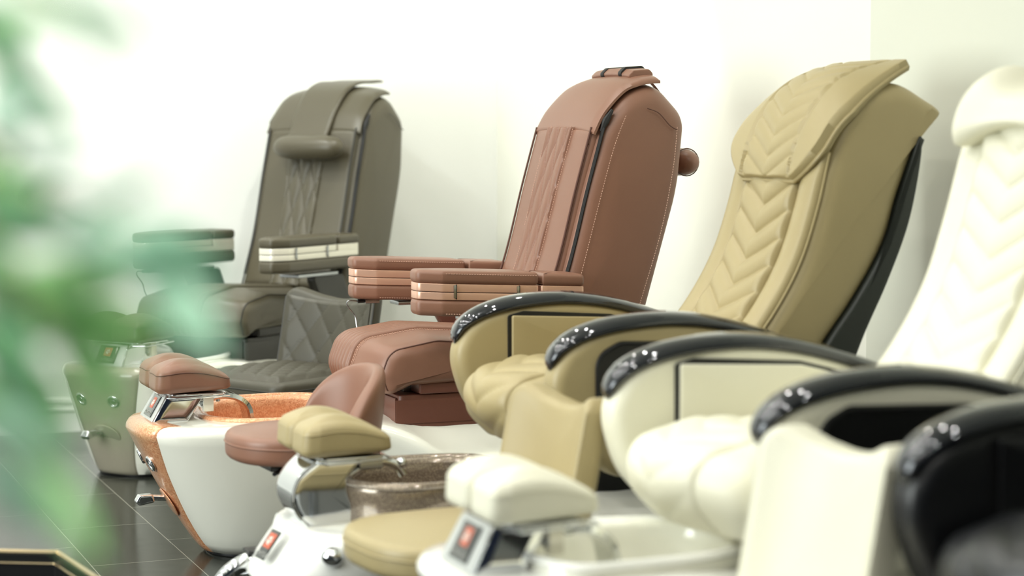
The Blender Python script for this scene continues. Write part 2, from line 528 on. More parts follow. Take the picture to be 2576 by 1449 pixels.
def nameplate(root, c, u, w, nrm, W, H, body=True):
    """black plate, orange square with a pale flower, lettering. c centre, u right vector, w up vector"""
    c, u, w, nrm = Vector(c), Vector(u).normalized(), Vector(w).normalized(), Vector(nrm).normalized()
    def fr(a, b, d): return tuple(c+u*a+w*b+nrm*d)
    m = prism(rounded([(-W/2, -H/2), (W/2, -H/2), (W/2, H/2), (-W/2, H/2)], .002), 0, .003, .001, 'z', ml=.1, rings=2)
    m.xf(fr); pl = m.build('nameplate', M['plate'], root)
    s = H*.25
    m = prism([(-s, -s+H*.13), (s, -s+H*.13), (s, s+H*.13), (-s, s+H*.13)], .0028, .0036, .0003, 'z', ml=.1, rings=2)
    m.xf(fr).build('emblem', M['orange'], pl)
    # swirling petals
    pm = MB()
    for k in range(5):
        a0 = 2*PI*k/5+.3; pts = []
        for i in range(7):
            t = i/6; rr = s*(.12+.5*t); a = a0+1.1*t
            pts.append((rr*math.cos(a), H*.13+rr*math.sin(a), .0038))
        q = tube(pts, s*.1, 6, rf=lambda t: .4+1.2*math.sin(PI*t)); pm.add(q.v, q.f)
    pm.xf(fr).build('flower_mark', M['pale'], pl)
    text_mesh('CONTEGO', H*.21, lambda a, b, d: Vector(fr(a, b-H*.34, d+.0036)), M['grey_letter'], 'lettering', pl)
    return pl

def make_pads(root, P):
    dx, dz = P.get('foot_dx', 0)+P.get('pad_dx', 0), P.get('pad_dz', 0)
    for s in (-1, 1):
        a, b = (.004, P.get('pad_w', .144))
        # plan outline, slightly tapered; wedge side shape by warping the top
        pl = rounded([(.885, s*a), (1.125, s*a), (1.125, s*(b-.012)), (1.085, s*b), (.885, s*(b-.01))], .03)
        def wp(x, y, z):
            t = (x-.885)/.24; q = (abs(y)-b/2)/(b/2)
            top = .556+.062*math.sin(PI*min(1, max(0, .1+.62*t)))-.006*q*q
            bot = .531-.008*t
            f = z/.1
            return (x+dx-.012*f*(t-.5), y, bot+(top-bot)*f+dz)
        m = prism(pl, 0, .1, .026, 'z', ml=.012, crown=.012, rings=8, seg=6)
        m.xf(wp)
        pd = m.build('foot_pad', P['m_leather'], root, 60)
        # welt around the upper edge
        ring = densify(rounded([(.889, s*(a+.004)), (1.121, s*(a+.004)), (1.121, s*(b-.014)), (1.083, s*(b-.003)), (.889, s*(b-.013))], .03), .015)
        pr = [wp(x+(x-1.005)*.03, s*b/2+(y-s*b/2)*1.05, .074) for x, y in ring]
        tube(pr, .0016, 6, True).build('piping', P['m_seam'], pd)
    z = .522+dz
    prism(rounded([(.90+dx, -.125), (1.075+dx, -.125), (1.09+dx, 0), (1.075+dx, .125), (.90+dx, .125)], .02), z-.006, z, .002, 'z', ml=.05, rings=2).build('pad_plate', M['chrome'], root)
    tube([(.895+dx, -.135, z-.008), (.895+dx, .135, z-.008), (1.06+dx, .135, z-.014), (1.085+dx, .06, z-.016), (1.085+dx, -.06, z-.016), (1.06+dx, -.135, z-.014)], .003, 8, True).build('pad_rail', M['chrome'], root)

def housing_box(root, P, topz):
    dx, dz = P.get('foot_dx', 0), P.get('tub_dz', 0); pz = P.get('pad_dz', 0)
    z0, z1 = .43+dz, .515+pz; hw = .092
    X = [(1.145+dx, z0), (1.095+dx, z1), (.975+dx, z1), (1.035+dx, z0)]
    m = prism(rounded(X, .004, 3), -hw, hw, .004, 'y', ml=.05, rings=2, seg=3)
    def wp(x, y, z):
        k = 1-.10*(z-z0)/(z1-z0); return (x, y*k, z)
    m.xf(wp); h = m.build('footrest_column', M['chrome'], root)
    # satin front face
    a = Vector((1.145+dx, 0, z0)); b = Vector((1.095+dx, 0, z1)); up = (b-a).normalized(); nn = Vector((up.z, 0, -up.x))
    L = (b-a).length; c = (a+b)/2
    f = prism(rounded([(-hw+.003, -L/2+.003), (hw-.003, -L/2+.003), (hw-.011, L/2-.003), (-hw+.011, L/2-.003)], .003), 0, .004, .001, 'z', ml=.1, rings=2)
    f.xf(lambda A, B, D: tuple(c+Vector((0, 1, 0))*A+up*B+nn*D)); f.build('face_plate', M['satin'], h)
    nameplate(root, c+nn*.004, (0, 1, 0), up, nn, .096, L*.74)
    # faucet: broad chrome arch over the basin
    pth = arc_path([(.99+dx, z0+.045), (.945+dx, z0+.070), (.885+dx, z0+.066), (.845+dx, z0+.038), (.832+dx, z0-.012)], 20)
    vs = []; fs = []
    for p, d, s in pth:
        nx, nz = -d[1], d[0]
        for yy, q in ((-.048, .0), (-.042, .013), (.042, .013), (.048, 0), (.042, -.006), (-.042, -.006)):
            vs.append((p[0]+nx*q*-1, yy+.04, p[1]-nz*q))
    for i in range(len(pth)-1):
        for k in range(6): fs.append((i*6+k, i*6+(k+1) % 6, (i+1)*6+(k+1) % 6, (i+1)*6+k))
    fs.append(tuple(range(6))); fs.append(tuple((len(pth)-1)*6+k for k in range(6)))
    fa = MB().add(vs, fs).build('faucet', M['chrome'], root)
    box(.955+dx, .985+dx, .075, .10, z0+.03, z1-.002).build('hinge_block', M['whitetrim'], root)
    for yy in (-.055, .055):
        tube([(.93+dx, yy, z1-.03), (.93+dx, yy, z1+.004)], .007, 10).build('pad_pin', M['chrome'], root)
    tube([(1.02+dx, -.115, z0), (1.03+dx, -.125, z0+.03), (1.05+dx, -.135, z0+.042)], .007, 8).build('spray_holder', M['chrome'], root)

def housing_drum(root, P, topz):
    dx, dz = P.get('foot_dx', 0), P.get('tub_dz', 0); z1 = .515+P.get('pad_dz', 0); z0 = .320
    front = catmull([(1.085, z0), (1.125, z0+.045), (1.138, z0+.09), (1.12, z0+.14), (1.07, z1)], 8)
    back = catmull([(.955, z1), (.985, z0+.14), (.99, z0+.09), (.965, z0+.04), (.925, z0)], 8)
    P2 = [(x+dx, z) for x, z in front+back]
    h = prism(P2, -.082, .082, .006, 'y', ml=.02, rings=6, seg=3).build('footrest_column', M['chrome'], root)
    tube([(x+dx+.001, .083, z) for x, z in front], .003, 8).build('edge_band', M['chrome'], h)
    # curved arms to the faucet
    tube(catmull([(.98+dx, .05, z1-.05), (.92+dx, .05, z1-.02), (.86+dx, .05, z1-.03), (.835+dx, .05, z1-.06)], 6), .012, 12).build('faucet', M['chrome'], root)
    ball((.84+dx, .05, z1-.03), .016).build('faucet_joint', M['chrome'], root)
    tube(catmull([(.99+dx, .07, .42), (.93+dx, .08, .40), (.90+dx, .085, .36), (.93+dx, .09, .33)], 6), .007, 8).build('water_hose', M['steel'], root)
    box(.90+dx, .96+dx, -.05, .08, z1-.035, z1-.004).build('hinge_block', M['steel'], root)
    # front nameplate on the tub slope
    cx = 1.185+dx; zz = .255
    nameplate(root, (1.192+dx, .045, .287), (-.12, 1, 0), (-.6, -.06, .8), (.8, .1, .6), .058, .084)
    ball((1.08+dx, .232, .285), .030, 1, 1, .85).build('jet_knob', M['chrome'], root)
    ball((1.08+dx, -.215, .30), .026, 1, 1, .85).build('jet_knob', M['chrome'], root)
    # chrome sprayer arch beside the front
    lv = tube(catmull([(1.09+dx, -.13, .205), (1.16+dx, -.12, .222), (1.23+dx, -.11, .205), (1.28+dx, -.11, .165), (1.29+dx, -.11, .11)], 8), .019, 16, rf=lambda t: .75+.45*math.sin(PI*min(1, t*1.05))).build('drain_lever', M['chrome'], root)
    box(1.15+dx, 1.21+dx, -.15, -.09, .236, .244).build('lever_cap', M['blackplastic'], lv)

# ------------------------------------------------------------------ spa chair with boxy back (type one)
def chair_boxy(root, P):
    L, S = P['m_leather'], P['m_seam']
    topz, xc = make_tub(root, P)
    make_pads(root, P); housing_box(root, P, topz)
    # seat box
    prism(rounded([(.40, .25), (.40, -.25), (-.42, -.25), (-.42, .25)], .02), .395, .50, .004, 'z', ml=.1, rings=2).build('seat_base', P['m_box'], root)
    prism(rounded([(.412, .2535), (.412, .2515), (-.40, .2515), (-.40, .2535)], 0), .41, .485, .0003, 'z', ml=.1, rings=2).build('base_panel', P['m_box'], root)
    box(.402, .408, -.235, .235, .405, .49).build('front_drawer', P['m_box'], root)
    box(-.30, .36, -.18, .18, .50, .56).build('seat_slide', M['steel'], root)
    prism(rounded([(.335, .262), (.335, .15), (-.36, .15), (-.36, .262)], .008), .502, .538, .006, 'z', ml=.1).build('side_trim', P['m_box'], root)
    prism(rounded([(.335, -.262), (.335, -.15), (-.36, -.15), (-.36, -.262)], .008), .502, .538, .006, 'z', ml=.1).build('side_trim', P['m_box'], root)
    # seat cushion: side profile lofted across
    prof = rounded([(-.26, .548, .02), (.40, .532, .03), (.495, .50, .03), (.525, .575, .05), (.490, .668, .07), (.30, .695, .2), (-.26, .655, .03)], .03, 8)
    def wp(x, y, z):
        q = abs(y)/.27; k = max(0, (x-.2)/.3)
        return (x-.055*q**2.4*k, y, z-.022*q**3*max(0, min(1, (z-.54)/.12)))
    seat = prism(prof, -.285, .285, .03, 'y', ml=.025, crown=.004, crown0=.004, rings=6, warp=wp).build('seat', L, root, 60)
    DP = densify(prof, .012); NN = normals2(DP)
    fq = sorted([(p, NN[i]) for i, p in enumerate(DP) if (p[1] > .60 or p[0] > .46) and p[1] > .515 and p[0] > -.24], key=lambda q: -math.atan2(q[0][1]-.58, q[0][0]-.15))
    fp = [q[0] for q in fq]
    sheet(fp, lambda t: -.105, lambda t: .105, channel(.030, .007), .003, 60, 56, bow=lambda x, y, z: (-.055*(abs(y)/.27)**2.4*max(0, (x-.2)/.3), -.022*(abs(y)/.27)**3*max(0, min(1, (z-.54)/.12))), side=-1).build('channel_panel', L, seat, 60)
    for s in (-1, 1):
        pp = [wp(p[0]-n_[0]*.0035, s*.269, p[1]-n_[1]*.0035) for p, n_ in fq]
        tube(pp, .0025, 6).build('piping', S, seat)
        if P.get('stitch'):
            for yy in (.112, .122):
                stitches([(lambda v: (v[0]+n_[0]*.001, v[1], v[2]+n_[1]*.001))(wp(p[0], s*yy, p[1])) for p, n_ in fq]).build('stitching', M['thread'], seat)
    # arms
    for s in (-1, 1):
        sl = P.get('arm_slope', .045); w = P.get('arm_y', .325)
        def ol(e, x0=-.175, x1=None):
            hi, lo = w+.067+e, w-.067-e
            f = [(.305, s*hi, .03), (.378+e, s*(w+.035), .022), (.378+e, s*(w-.035), .022), (.305, s*lo, .03)]
            if x1 is not None: f = [(x1, s*hi, .006), (x1, s*lo, .006)]
            return rounded([(x0, s*lo, .015)]+f[::-1]+[(x0, s*hi, .015)], .015)
        def tl(x, y, z): return (x, y, z+(x-.36)*sl)
        arm = bpy.data.objects.new('armrest', None); C.objects.link(arm); arm.parent = root
        low = prism(ol(0), .760, .812, .016, 'z', ml=.04, crown0=.002, rings=4).xf(tl)
        arm2 = low.build('armrest', L, root, 60)
        bpy.data.objects.remove(arm); arm = arm2
        prism(ol(-.002), .811, .834, .002, 'z', ml=.04, rings=2).xf(tl).build('trim_band', P['m_band'], arm)
        prism(ol(-.006), .833, .8365, .001, 'z', ml=.04, rings=2).xf(tl).build('band_gap', M['blackplastic'], arm)
        prism(ol(-.002, x0=-.02), .8362, .861, .002, 'z', ml=.04, rings=2).xf(tl).build('trim_band', P['m_band'], arm)
        prism(ol(-.002, x1=-.026), .832, .861, .002, 'z', ml=.04, rings=2).xf(tl).build('trim_band', P['m_band'], arm)
        c1 = prism(ol(.001, x0=-.018), .8605, .902, .014, 'z', ml=.03, crown=.004, rings=5).xf(tl).build('arm_cushion', L, arm, 60)
        c2 = prism(ol(.001, x1=-.028), .8605, .900, .014, 'z', ml=.03, crown=.003, rings=5).xf(tl).build('arm_cushion', L, arm, 60)
        for side, zz in ((1, .892), (1, .768)):
            if P.get('stitch'):
                yy = s*w+.0685
                stitches([(.295, yy, zz-.003), (-.01, yy, zz-.017)], ).build('stitching', M['thread'], c1 if zz > .8 else arm)
        for xx in (.265, .055):
            ya, yb = (w+.0655, w+.0705) if s > 0 else (-w-.0705, -w-.0655)
            box(xx-.0035, xx+.0035, ya, yb, .818+(xx-.36)*sl, .858+(xx-.36)*sl, .001).build('hinge', M['steel'], arm)
            box(xx-.006, xx-.0036, ya-.0005, yb-.0005, .814+(xx-.36)*sl, .860+(xx-.36)*sl, .0005).build('hinge_gap', M['blackplastic'], arm)
        # plate, jack and cable beneath
        box(-.05, .22, s*w-.05, s*w+.045, .735, .748).build('mounting_plate', M['steel'], arm)
        sp = prism(rounded([(.10, .74), (-.12, .735), (-.24, .50), (-.06, .50), (.02, .60)], .02), s*w-.02, s*w+.022, .01, 'y', ml=.05).build('arm_support', P['m_box'], root)
        if s < 0:
            box(.28, .33, s*w-.015, s*w+.02, .742, .757).build('jack_socket', M['steel'], arm)
            tube([(.33, s*w, .75), (.352, s*w, .75)], .007, 8).build('jack_plug', M['blackplastic'], arm)
            tube(catmull([(.352, s*w, .75), (.385, s*w, .752), (.388, s*w, .735), (.365, s*w+.01, .70), (.36, s*w+.02, .66), (.345, s*w+.05, .60)], 6), .0022, 6).build('cable', M['steel'], arm)
    # back: side profile lofted across with rounded shoulders
    Bp = rounded([(-.03, .57, .05), (-.136, .867, 1), (-.206, 1.135, 1), (-.272, 1.36, .35), (-.36, 1.465, .18), (-.47, 1.502, .10), (-.578, 1.38, .10), (-.548, 1.131, .8), (-.438, .754, .8), (-.36, .50, .04), (-.15, .50, .05)], .05, 8)
    def bw(x, y, z):
        q = abs(y)/.27
        k = max(0, (z-1.18)/.32); d = .03*q**3.2*k**1.3
        return (x+d*.25, y*(1-.04*k*q), z-d)
    back = prism(Bp, -.272, .272, .055, 'y', ml=.03, crown=.008, crown0=.008, rings=8, seg=6, warp=bw).build('backrest', L, root, 60)
    front = [(-.105, .80), (-.138, .88), (-.206, 1.135), (-.262, 1.325)]
    fr_all = [(-.05, .66), (-.138, .88), (-.206, 1.135), (-.262, 1.335)]
    cov = sheet(fr_all, lambda t: -.232, lambda t: .232, lambda s, y, t, q: .012*(1-(abs(y)/.232)**2.5), .016, 50, 40, side=1).build('front_cover', L, root, 60)
    if P['front'] == 'diamond':
        hf = diamond(.068, .22, .013)
    sheet(fr_all, lambda t: -.100+.02*(1-t), lambda t: .100-.02*(1-t), hf, .026, 220, 60, side=1).build('quilted_panel', L, cov, 60)
    if P.get('stitch'):
        AQ = arc_path(fr_all, 200); sm = MB()
        for sg in (-1, 1):
            for k in range(-8, 9):
                run = []
                for i, (p, d, q) in enumerate(AQ):
                    y = .068*(k-sg*q/.22); w_ = .094-.02*(1-i/200)
                    if abs(y) < w_: run.append((p[0]+d[1]*.0285, y, p[1]-d[0]*.0285))
                    elif run: break
                if len(run) > 6: st = stitches(run, .0012, .006, .003); sm.add(st.v, st.f)
        sm.build('stitching', M['thread'], cov)
    A = arc_path(fr_all, 40)
    for s in (-1, 1):
        # angled shoulder seam, zip and piping
        tube([(p[0]+.020, s*.228, p[1]+.004) for p, d, q in A], .004, 8).build('piping', S, cov)
        tube([(p[0]-.012, s*.2515, p[1]+.002) for p, d, q in A[3:]], .0055, 8, flat=1.6).build('zipper', M['zip'], cov)
        tube([(-.268, s*.249, 1.325), (-.283, s*.251, 1.36), (-.305, s*.252, 1.395)], .009, 8, rf=lambda t: .6+.8*math.sin(PI*t)).build('zip_opening', M['zip'], cov)
        tube(catmull([(-.235, s*.225, 1.285), (-.222, s*.17, 1.255), (-.205, s*.115, 1.19), (-.195, s*.105, 1.15)], 6), .0035, 6).build('seam', S, cov)
        if P.get('stitch'):
            stitches([(p[0]+.030, s*(.106-.02*(1-i/40)), p[1]+.006) for i, (p, d, q) in enumerate(A)]).build('stitching', M['thread'], cov)
        if s > 0:
            pb = [(-.10, .62), (-.165, .80), (-.19, .88), (-.245, 1.08), (-.30, 1.27), (-.345, 1.38)]
            if P.get('stitch'): stitches([(x, .2755, z) for x, z in catmull(pb, 8)]).build('stitching', M['thread'], back)
            pb2 = [(-.345, .62), (-.40, .78), (-.47, 1.0), (-.512, 1.2), (-.527, 1.34)]
            if P.get('stitch'): stitches([(x, .2785, z) for x, z in catmull(pb2, 8)]).build('stitching', M['thread'], back)
            tube(catmull([(-.527, .2775, 1.330), (-.50, .278, 1.345), (-.46, .277, 1.385), (-.42, .275, 1.40)], 8), .0018, 6).build('seam', S, back)
    # top flap draped over the crown
    def flap(path, w0, w1, name, par=root, th=.010, drop=.10, sd=1):
        def bowz(m_):
            def f(x, y, z):
                q = abs(y)/.27; k = max(0, min(1, (z-1.18)/.32)); d = drop*q**3.2*k**1.3
                return (x+d*.2, y, z-d)
            return m_.xf(f)
        m_ = sheet(path, lambda t: -(w0+(w1-w0)*t), lambda t: (w0+(w1-w0)*t), lambda s_, y, t, q: 0, th, 40, 24, side=sd)
        return bowz(m_).build(name, L, par, 60)
    fl = flap([(-.245, 1.325), (-.285, 1.40), (-.355, 1.475), (-.41, 1.500), (-.45, 1.508), (-.490, 1.510)], .248, .235, 'head_flap', drop=.035)
    if P['pillow'] == 'rear':
        # rolled end held by two dark bands on the crown, pillow hanging behind
        rl = MB()
        q = prism(rounded([(-.485, 1.508), (-.41, 1.506), (-.40, 1.518), (-.42, 1.536), (-.478, 1.540), (-.494, 1.524)], .013), -.13, .17, .004, 'y', ml=.02)
        q.xf(lambda x, y, z: (x, y, z-.35*y*y)).build('rolled_flap', L, fl)
        for yy in (-.04, .10):
            prism(rounded([(-.487, 1.505), (-.408, 1.503), (-.397, 1.518), (-.418, 1.539), (-.480, 1.543), (-.498, 1.524)], .014), yy-.012, yy+.012, .001, 'y', ml=.02, rings=2).build('elastic_band', M['zip'], fl)
        tube(catmull([(-.485, .08, 1.508), (-.535, .08, 1.48), (-.587, .08, 1.40), (-.612, .08, 1.26)], 6), .012, 8, flat=.2).build('pillow_strap', L, root)
        pc = (-.640, 0, 1.222)
        pil = tube([(pc[0], -.175*math.cos(PI*i/32), pc[2]) for i in range(33)], .047, 18, rf=lambda t: max(.002, 1-abs(math.cos(PI*t))**5)**.5).build('neck_pillow', L, root)
        tube([(pc[0]+.046*math.cos(a), .125, pc[2]+.046*math.sin(a)) for a in [k*PI/10 for k in range(20)]], .002, 6, True).build('piping', S, pil)
    else:
        f2 = flap([(-.165, 1.25), (-.222, 1.33), (-.275, 1.42), (-.345, 1.497), (-.43, 1.532), (-.52, 1.538), (-.60, 1.545)], .10, .12, 'pillow_strap', th=.008, drop=.015)
        pc = (-.150, 0, 1.262)
        tube([(pc[0]+.02*math.sin(PI*i/32), .055-.175*math.cos(PI*i/32), pc[2]-.005) for i in range(33)], .052, 20, rf=lambda t: max(.002, 1-abs(math.cos(PI*t))**5)**.5).build('neck_pillow', L, root)

# ------------------------------------------------------------------ spa chair with curved rails (type two)
RAIL = [(.460, .735), (.455, .768), (.425, .803), (.365, .832), (.27, .852), (.13, .858), (-.02, .838), (-.2, .785), (-.42, .700), (-.64, .605)]
def chair_rail(root, P):
    L, S = P['m_leather'], P['m_seam']
    topz, xc = make_tub(root, P)
    make_pads(root, P)
    (housing_drum if P['column'] == 'drum' else housing_box)(root, P, topz)
    prism(rounded([(.34, .25), (.34, -.25), (-.42, -.25), (-.42, .25)], .03), .39, .52, .01, 'z', ml=.1).build('seat_base', M['blackplastic'], root)
    prof = rounded([(-.22, .52, .03), (.36, .50, .06), (.45, .515, .05), (.525, .60, .07), (.50, .68, .07), (.35, .715, .15), (-.22, .68, .03)], .03, 8)
    def wp(x, y, z):
        q = abs(y)/.27; k = max(0, (x-.15)/.35)
        return (x-.07*q**2.2*k, y, z-.025*q**2.5*max(0, min(1, (z-.54)/.12)))
    seat = prism(prof, -.272, .272, .045, 'y', ml=.025, crown=.004, crown0=.004, rings=6, seg=5, warp=wp).build('seat', L, root, 60)
    DP = densify(prof, .012); NN = normals2(DP)
    fq = sorted([(p, NN[i]) for i, p in enumerate(DP) if (p[1] > .61 or p[0] > .40) and p[1] > .52 and p[0] > -.2], key=lambda q: -math.atan2(q[0][1]-.58, q[0][0]-.15))
    fp = [q[0] for q in fq]
    for s in (-1, 1):
        tube([wp(p[0]-n_[0]*.002, s*.152, p[1]-n_[1]*.002) for p, n_ in fq], .003, 6).build('seam', M['threaddark'] if False else S, seat)
    sheet(fp, lambda t: -.15, lambda t: .15, chevron(.085, .55, P.get('seat_puff', .009)), .003, 110, 56, bow=lambda x, y, z: (-.07*(abs(y)/.27)**2.2*max(0, (x-.15)/.35), -.025*(abs(y)/.27)**2.5*max(0, min(1, (z-.54)/.12))), side=-1).build('quilted_panel', L, seat, 60)
    # arms
    for s in (-1, 1):
        w = .34
        body = catmull([(.448, .755), (.464, .71), (.458, .65), (.42, .56), (.34, .49), (.22, .45), (-.2, .46), (-.5, .50), (-.62, .585), (-.42, .690), (-.2, .775), (-.02, .828), (.13, .848), (.27, .842), (.365, .822), (.422, .79)], 6, True)
        arm = prism(body, s*w-.048, s*w+.048, .034, 'y', ml=.03, crown=.006, crown0=.006, rings=6, seg=6).build('armrest', L, root, 60)
        # glossy rail: crescent section
        R = arc_path(RAIL, 80); vs = []; fs = []; n = 16
        for i, (p, d, q) in enumerate(R):
            t = i/80; k = (max(.02, 1-abs(2*t-1)**7))**.5*(1-.25*t); nx, nz = d[1], -d[0]
            nx, nz = (-nx, -nz) if nz < 0 and t > .3 else (nx, nz)
            nx, nz = -d[1], d[0]
            for j in range(n):
                a = 2*PI*j/n; uu = math.cos(a); ww = math.sin(a)
                hh = (.021*ww if ww > 0 else .016*ww)*k
                vs.append((p[0]+nx*hh*(1), s*w+.057*k*math.copysign(abs(uu)**.75, uu), p[1]+nz*hh))
        for i in range(80):
            for j in range(n): fs.append((i*n+j, i*n+(j+1) % n, (i+1)*n+(j+1) % n, (i+1)*n+j))
        fs.append(tuple(range(n))); fs.append(tuple(80*n+j for j in range(n)))
        MB().add(vs, fs).xf(lambda x, y, z: (x, y, z-.016*((abs(y)-w)/.057)**2)).build('arm_rail', M['rail'], arm, 70)
        if s < 0:   # inner side pocket flap
            dk = prism(rounded([(.318, .60), (.318, .812), (.27, .823), (.0, .805), (-.18, .76), (-.18, .60)], .01), -w+.0485, -w+.0535, .001, 'y', ml=.2, rings=2).build('pocket_opening', M['blackplastic'], arm)
            prism(rounded([(.308, .612, .008), (.308, .812, .006), (.0, .797, .02), (-.22, .742, .01), (-.22, .612, .01)], .01), -w+.052, -w+.064, .005, 'y', ml=.03, crown=.008, rings=6).build('pocket_flap', L, arm, 60)
            tube([(.302, -w+.066, .69), (-.2, -w+.066, .675)], .002, 6).build('seam', S, arm)
        else:       # outer side opening with speaker shaped recess
            o1 = rounded([(.35, .60, .06), (.352, .77, .05), (.29, .80, .04), (.02, .79, .03), (-.22, .725, .03), (-.25, .56, .04)], .04)
            prism(o1, w+.047, w+.0545, .003, 'y', ml=.03, rings=3).build('side_recess', M['blackplastic'], arm)
            tube([(x, w+.054, z) for x, z in o1], .006, 8, True).build('recess_rim', M['blackplastic'], arm)
            bx_ = disc((.14, w+.0545, .66), (0, 1, 0), .07, .010).build('cup_ring', M['shell'], arm)
    # back
    Bp = catmull([(-.04, .60), (-.105, .72), (-.195, .83), (-.282, .97), (-.335, 1.12), (-.368, 1.25), (-.415, 1.37), (-.50, 1.445), (-.60, 1.465), (-.685, 1.425), (-.738, 1.388), (-.715, 1.35), (-.665, 1.30), (-.60, 1.16), (-.555, 1.02), (-.46, .87), (-.36, .74), (-.26, .60), (-.14, .56)], 6, True)
    hwk = P.get('back_hw', .25)
    def bw(x, y, z):
        q = abs(y)/.275; k = max(0, (z-1.25)/.2); d = .02*q**3*k
        bol = .03*q**2*(1 if x > -.45 else .0) if z < 1.3 else .0
        wv = 1-.06*max(0, (z-1.2)/.25)
        return (x, y*wv, z-d)
    back = prism(Bp, -hwk, hwk, .05, 'y', ml=.03, crown=.002, crown0=.002, rings=8, seg=6, warp=bw).build('backrest', L, root, 60)
    fr = [(-.078, .70), (-.192, .83), (-.278, .97), (-.332, 1.12), (-.368, 1.27)]
    if P['head'] == 'pillow': fr = fr[:-1]+[(-.372, 1.26), (-.395, 1.34)]
    for s in (-1, 1):   # side bolsters
        a0, a1 = sorted((s*.143, s*.236))
        sheet(fr, lambda t: a0, lambda t: a1, lambda s_, y, t, q: .014*math.sin(PI*q)**.6*min(1, (1-t)*8+.05), .010, 50, 16, side=1).build('side_bolster', L, back, 60)
        tube([(x+.0, s*.246, z) for x, z in catmull(fr, 8)], .003, 6).build('seam', S, back)
    sheet(fr, lambda t: -.14, lambda t: .14, chevron(.082, -.55, .015), .020, 240, 60, side=1).build('quilted_panel', L, back, 60)
    # shell behind
    Sp = catmull([(-.30, .56), (-.375, .735), (-.48, .88), (-.575, 1.02), (-.62, 1.16), (-.665, 1.30), (-.668, 1.33), (-.645, 1.31), (-.60, 1.15), (-.555, 1.0), (-.49, .82), (-.43, .70), (-.36, .52)], 6, True)
    Sp = [(x+.008, z) for x, z in catmull([(-.28, .56), (-.36, .74), (-.46, .875), (-.55, 1.02), (-.60, 1.16), (-.655, 1.31), (-.66, 1.25), (-.625, 1.08), (-.56, .92), (-.49, .78), (-.42, .62), (-.36, .52)], 6, True)]
    prism(Sp, -.25, .258, .012, 'y', ml=.03, rings=4).build('back_shell', M['shell'], root, 60)
    if P['head'] == 'flap':
        path = [(-.325, 1.195), (-.350, 1.29), (-.400, 1.39), (-.465, 1.458), (-.54, 1.490), (-.645, 1.502)]
        W = lambda t: .245*(1-max(0, (.30-t)/.30)**2.2*.42)*(1-.20*max(0, (t-.55)/.45)**1.2)
        def hf(s_, y, t, q):
            if abs(y) < min(.125, W(t)-.018): return .007*g((s_-.55*abs(y))/.058)+(0)
            if abs(y) < .137: return -.002
            return .007
        fd = lambda x, y, z: z-.065*(abs(y)/.245)**2.4*max(0, math.sin(PI*min(1, max(0, (-.30-x)/.345))))
        m = sheet(path, lambda t: -W(t), W, hf, .018, 160, 72, side=1).xf(lambda x, y, z: (x, y, fd(x, y, z)))
        fl = m.build('head_flap', L, root, 60)
        A = arc_path(path, 60); e = []
        for i, (p, d, q) in enumerate(A): e.append((p[0]+.004, W(i/60), fd(p[0], W(i/60), p[1])))
        e2 = [(x, -y, z) for x, y, z in e][::-1]
        tube(e+e2, .0065, 8, True).build('piping', L, fl)
    else:
        m = prism(catmull([(-.335, 1.275), (-.315, 1.33), (-.345, 1.40), (-.43, 1.425), (-.50, 1.41), (-.47, 1.35), (-.41, 1.29)], 6, True), -.205, .205, .045, 'y', ml=.03, rings=6, seg=6)
        def hp(x, y, z):
            q = y/.205; return (x+.03*q*q-.01, y, z+.055*math.exp(-((abs(y)-.135)/.045)**2)*max(0, (z-1.35)/.08)+(.06*(1-q*q)*max(0, (1.36-z)/.08)))
        m.xf(hp).build('head_pillow', L, root, 60)

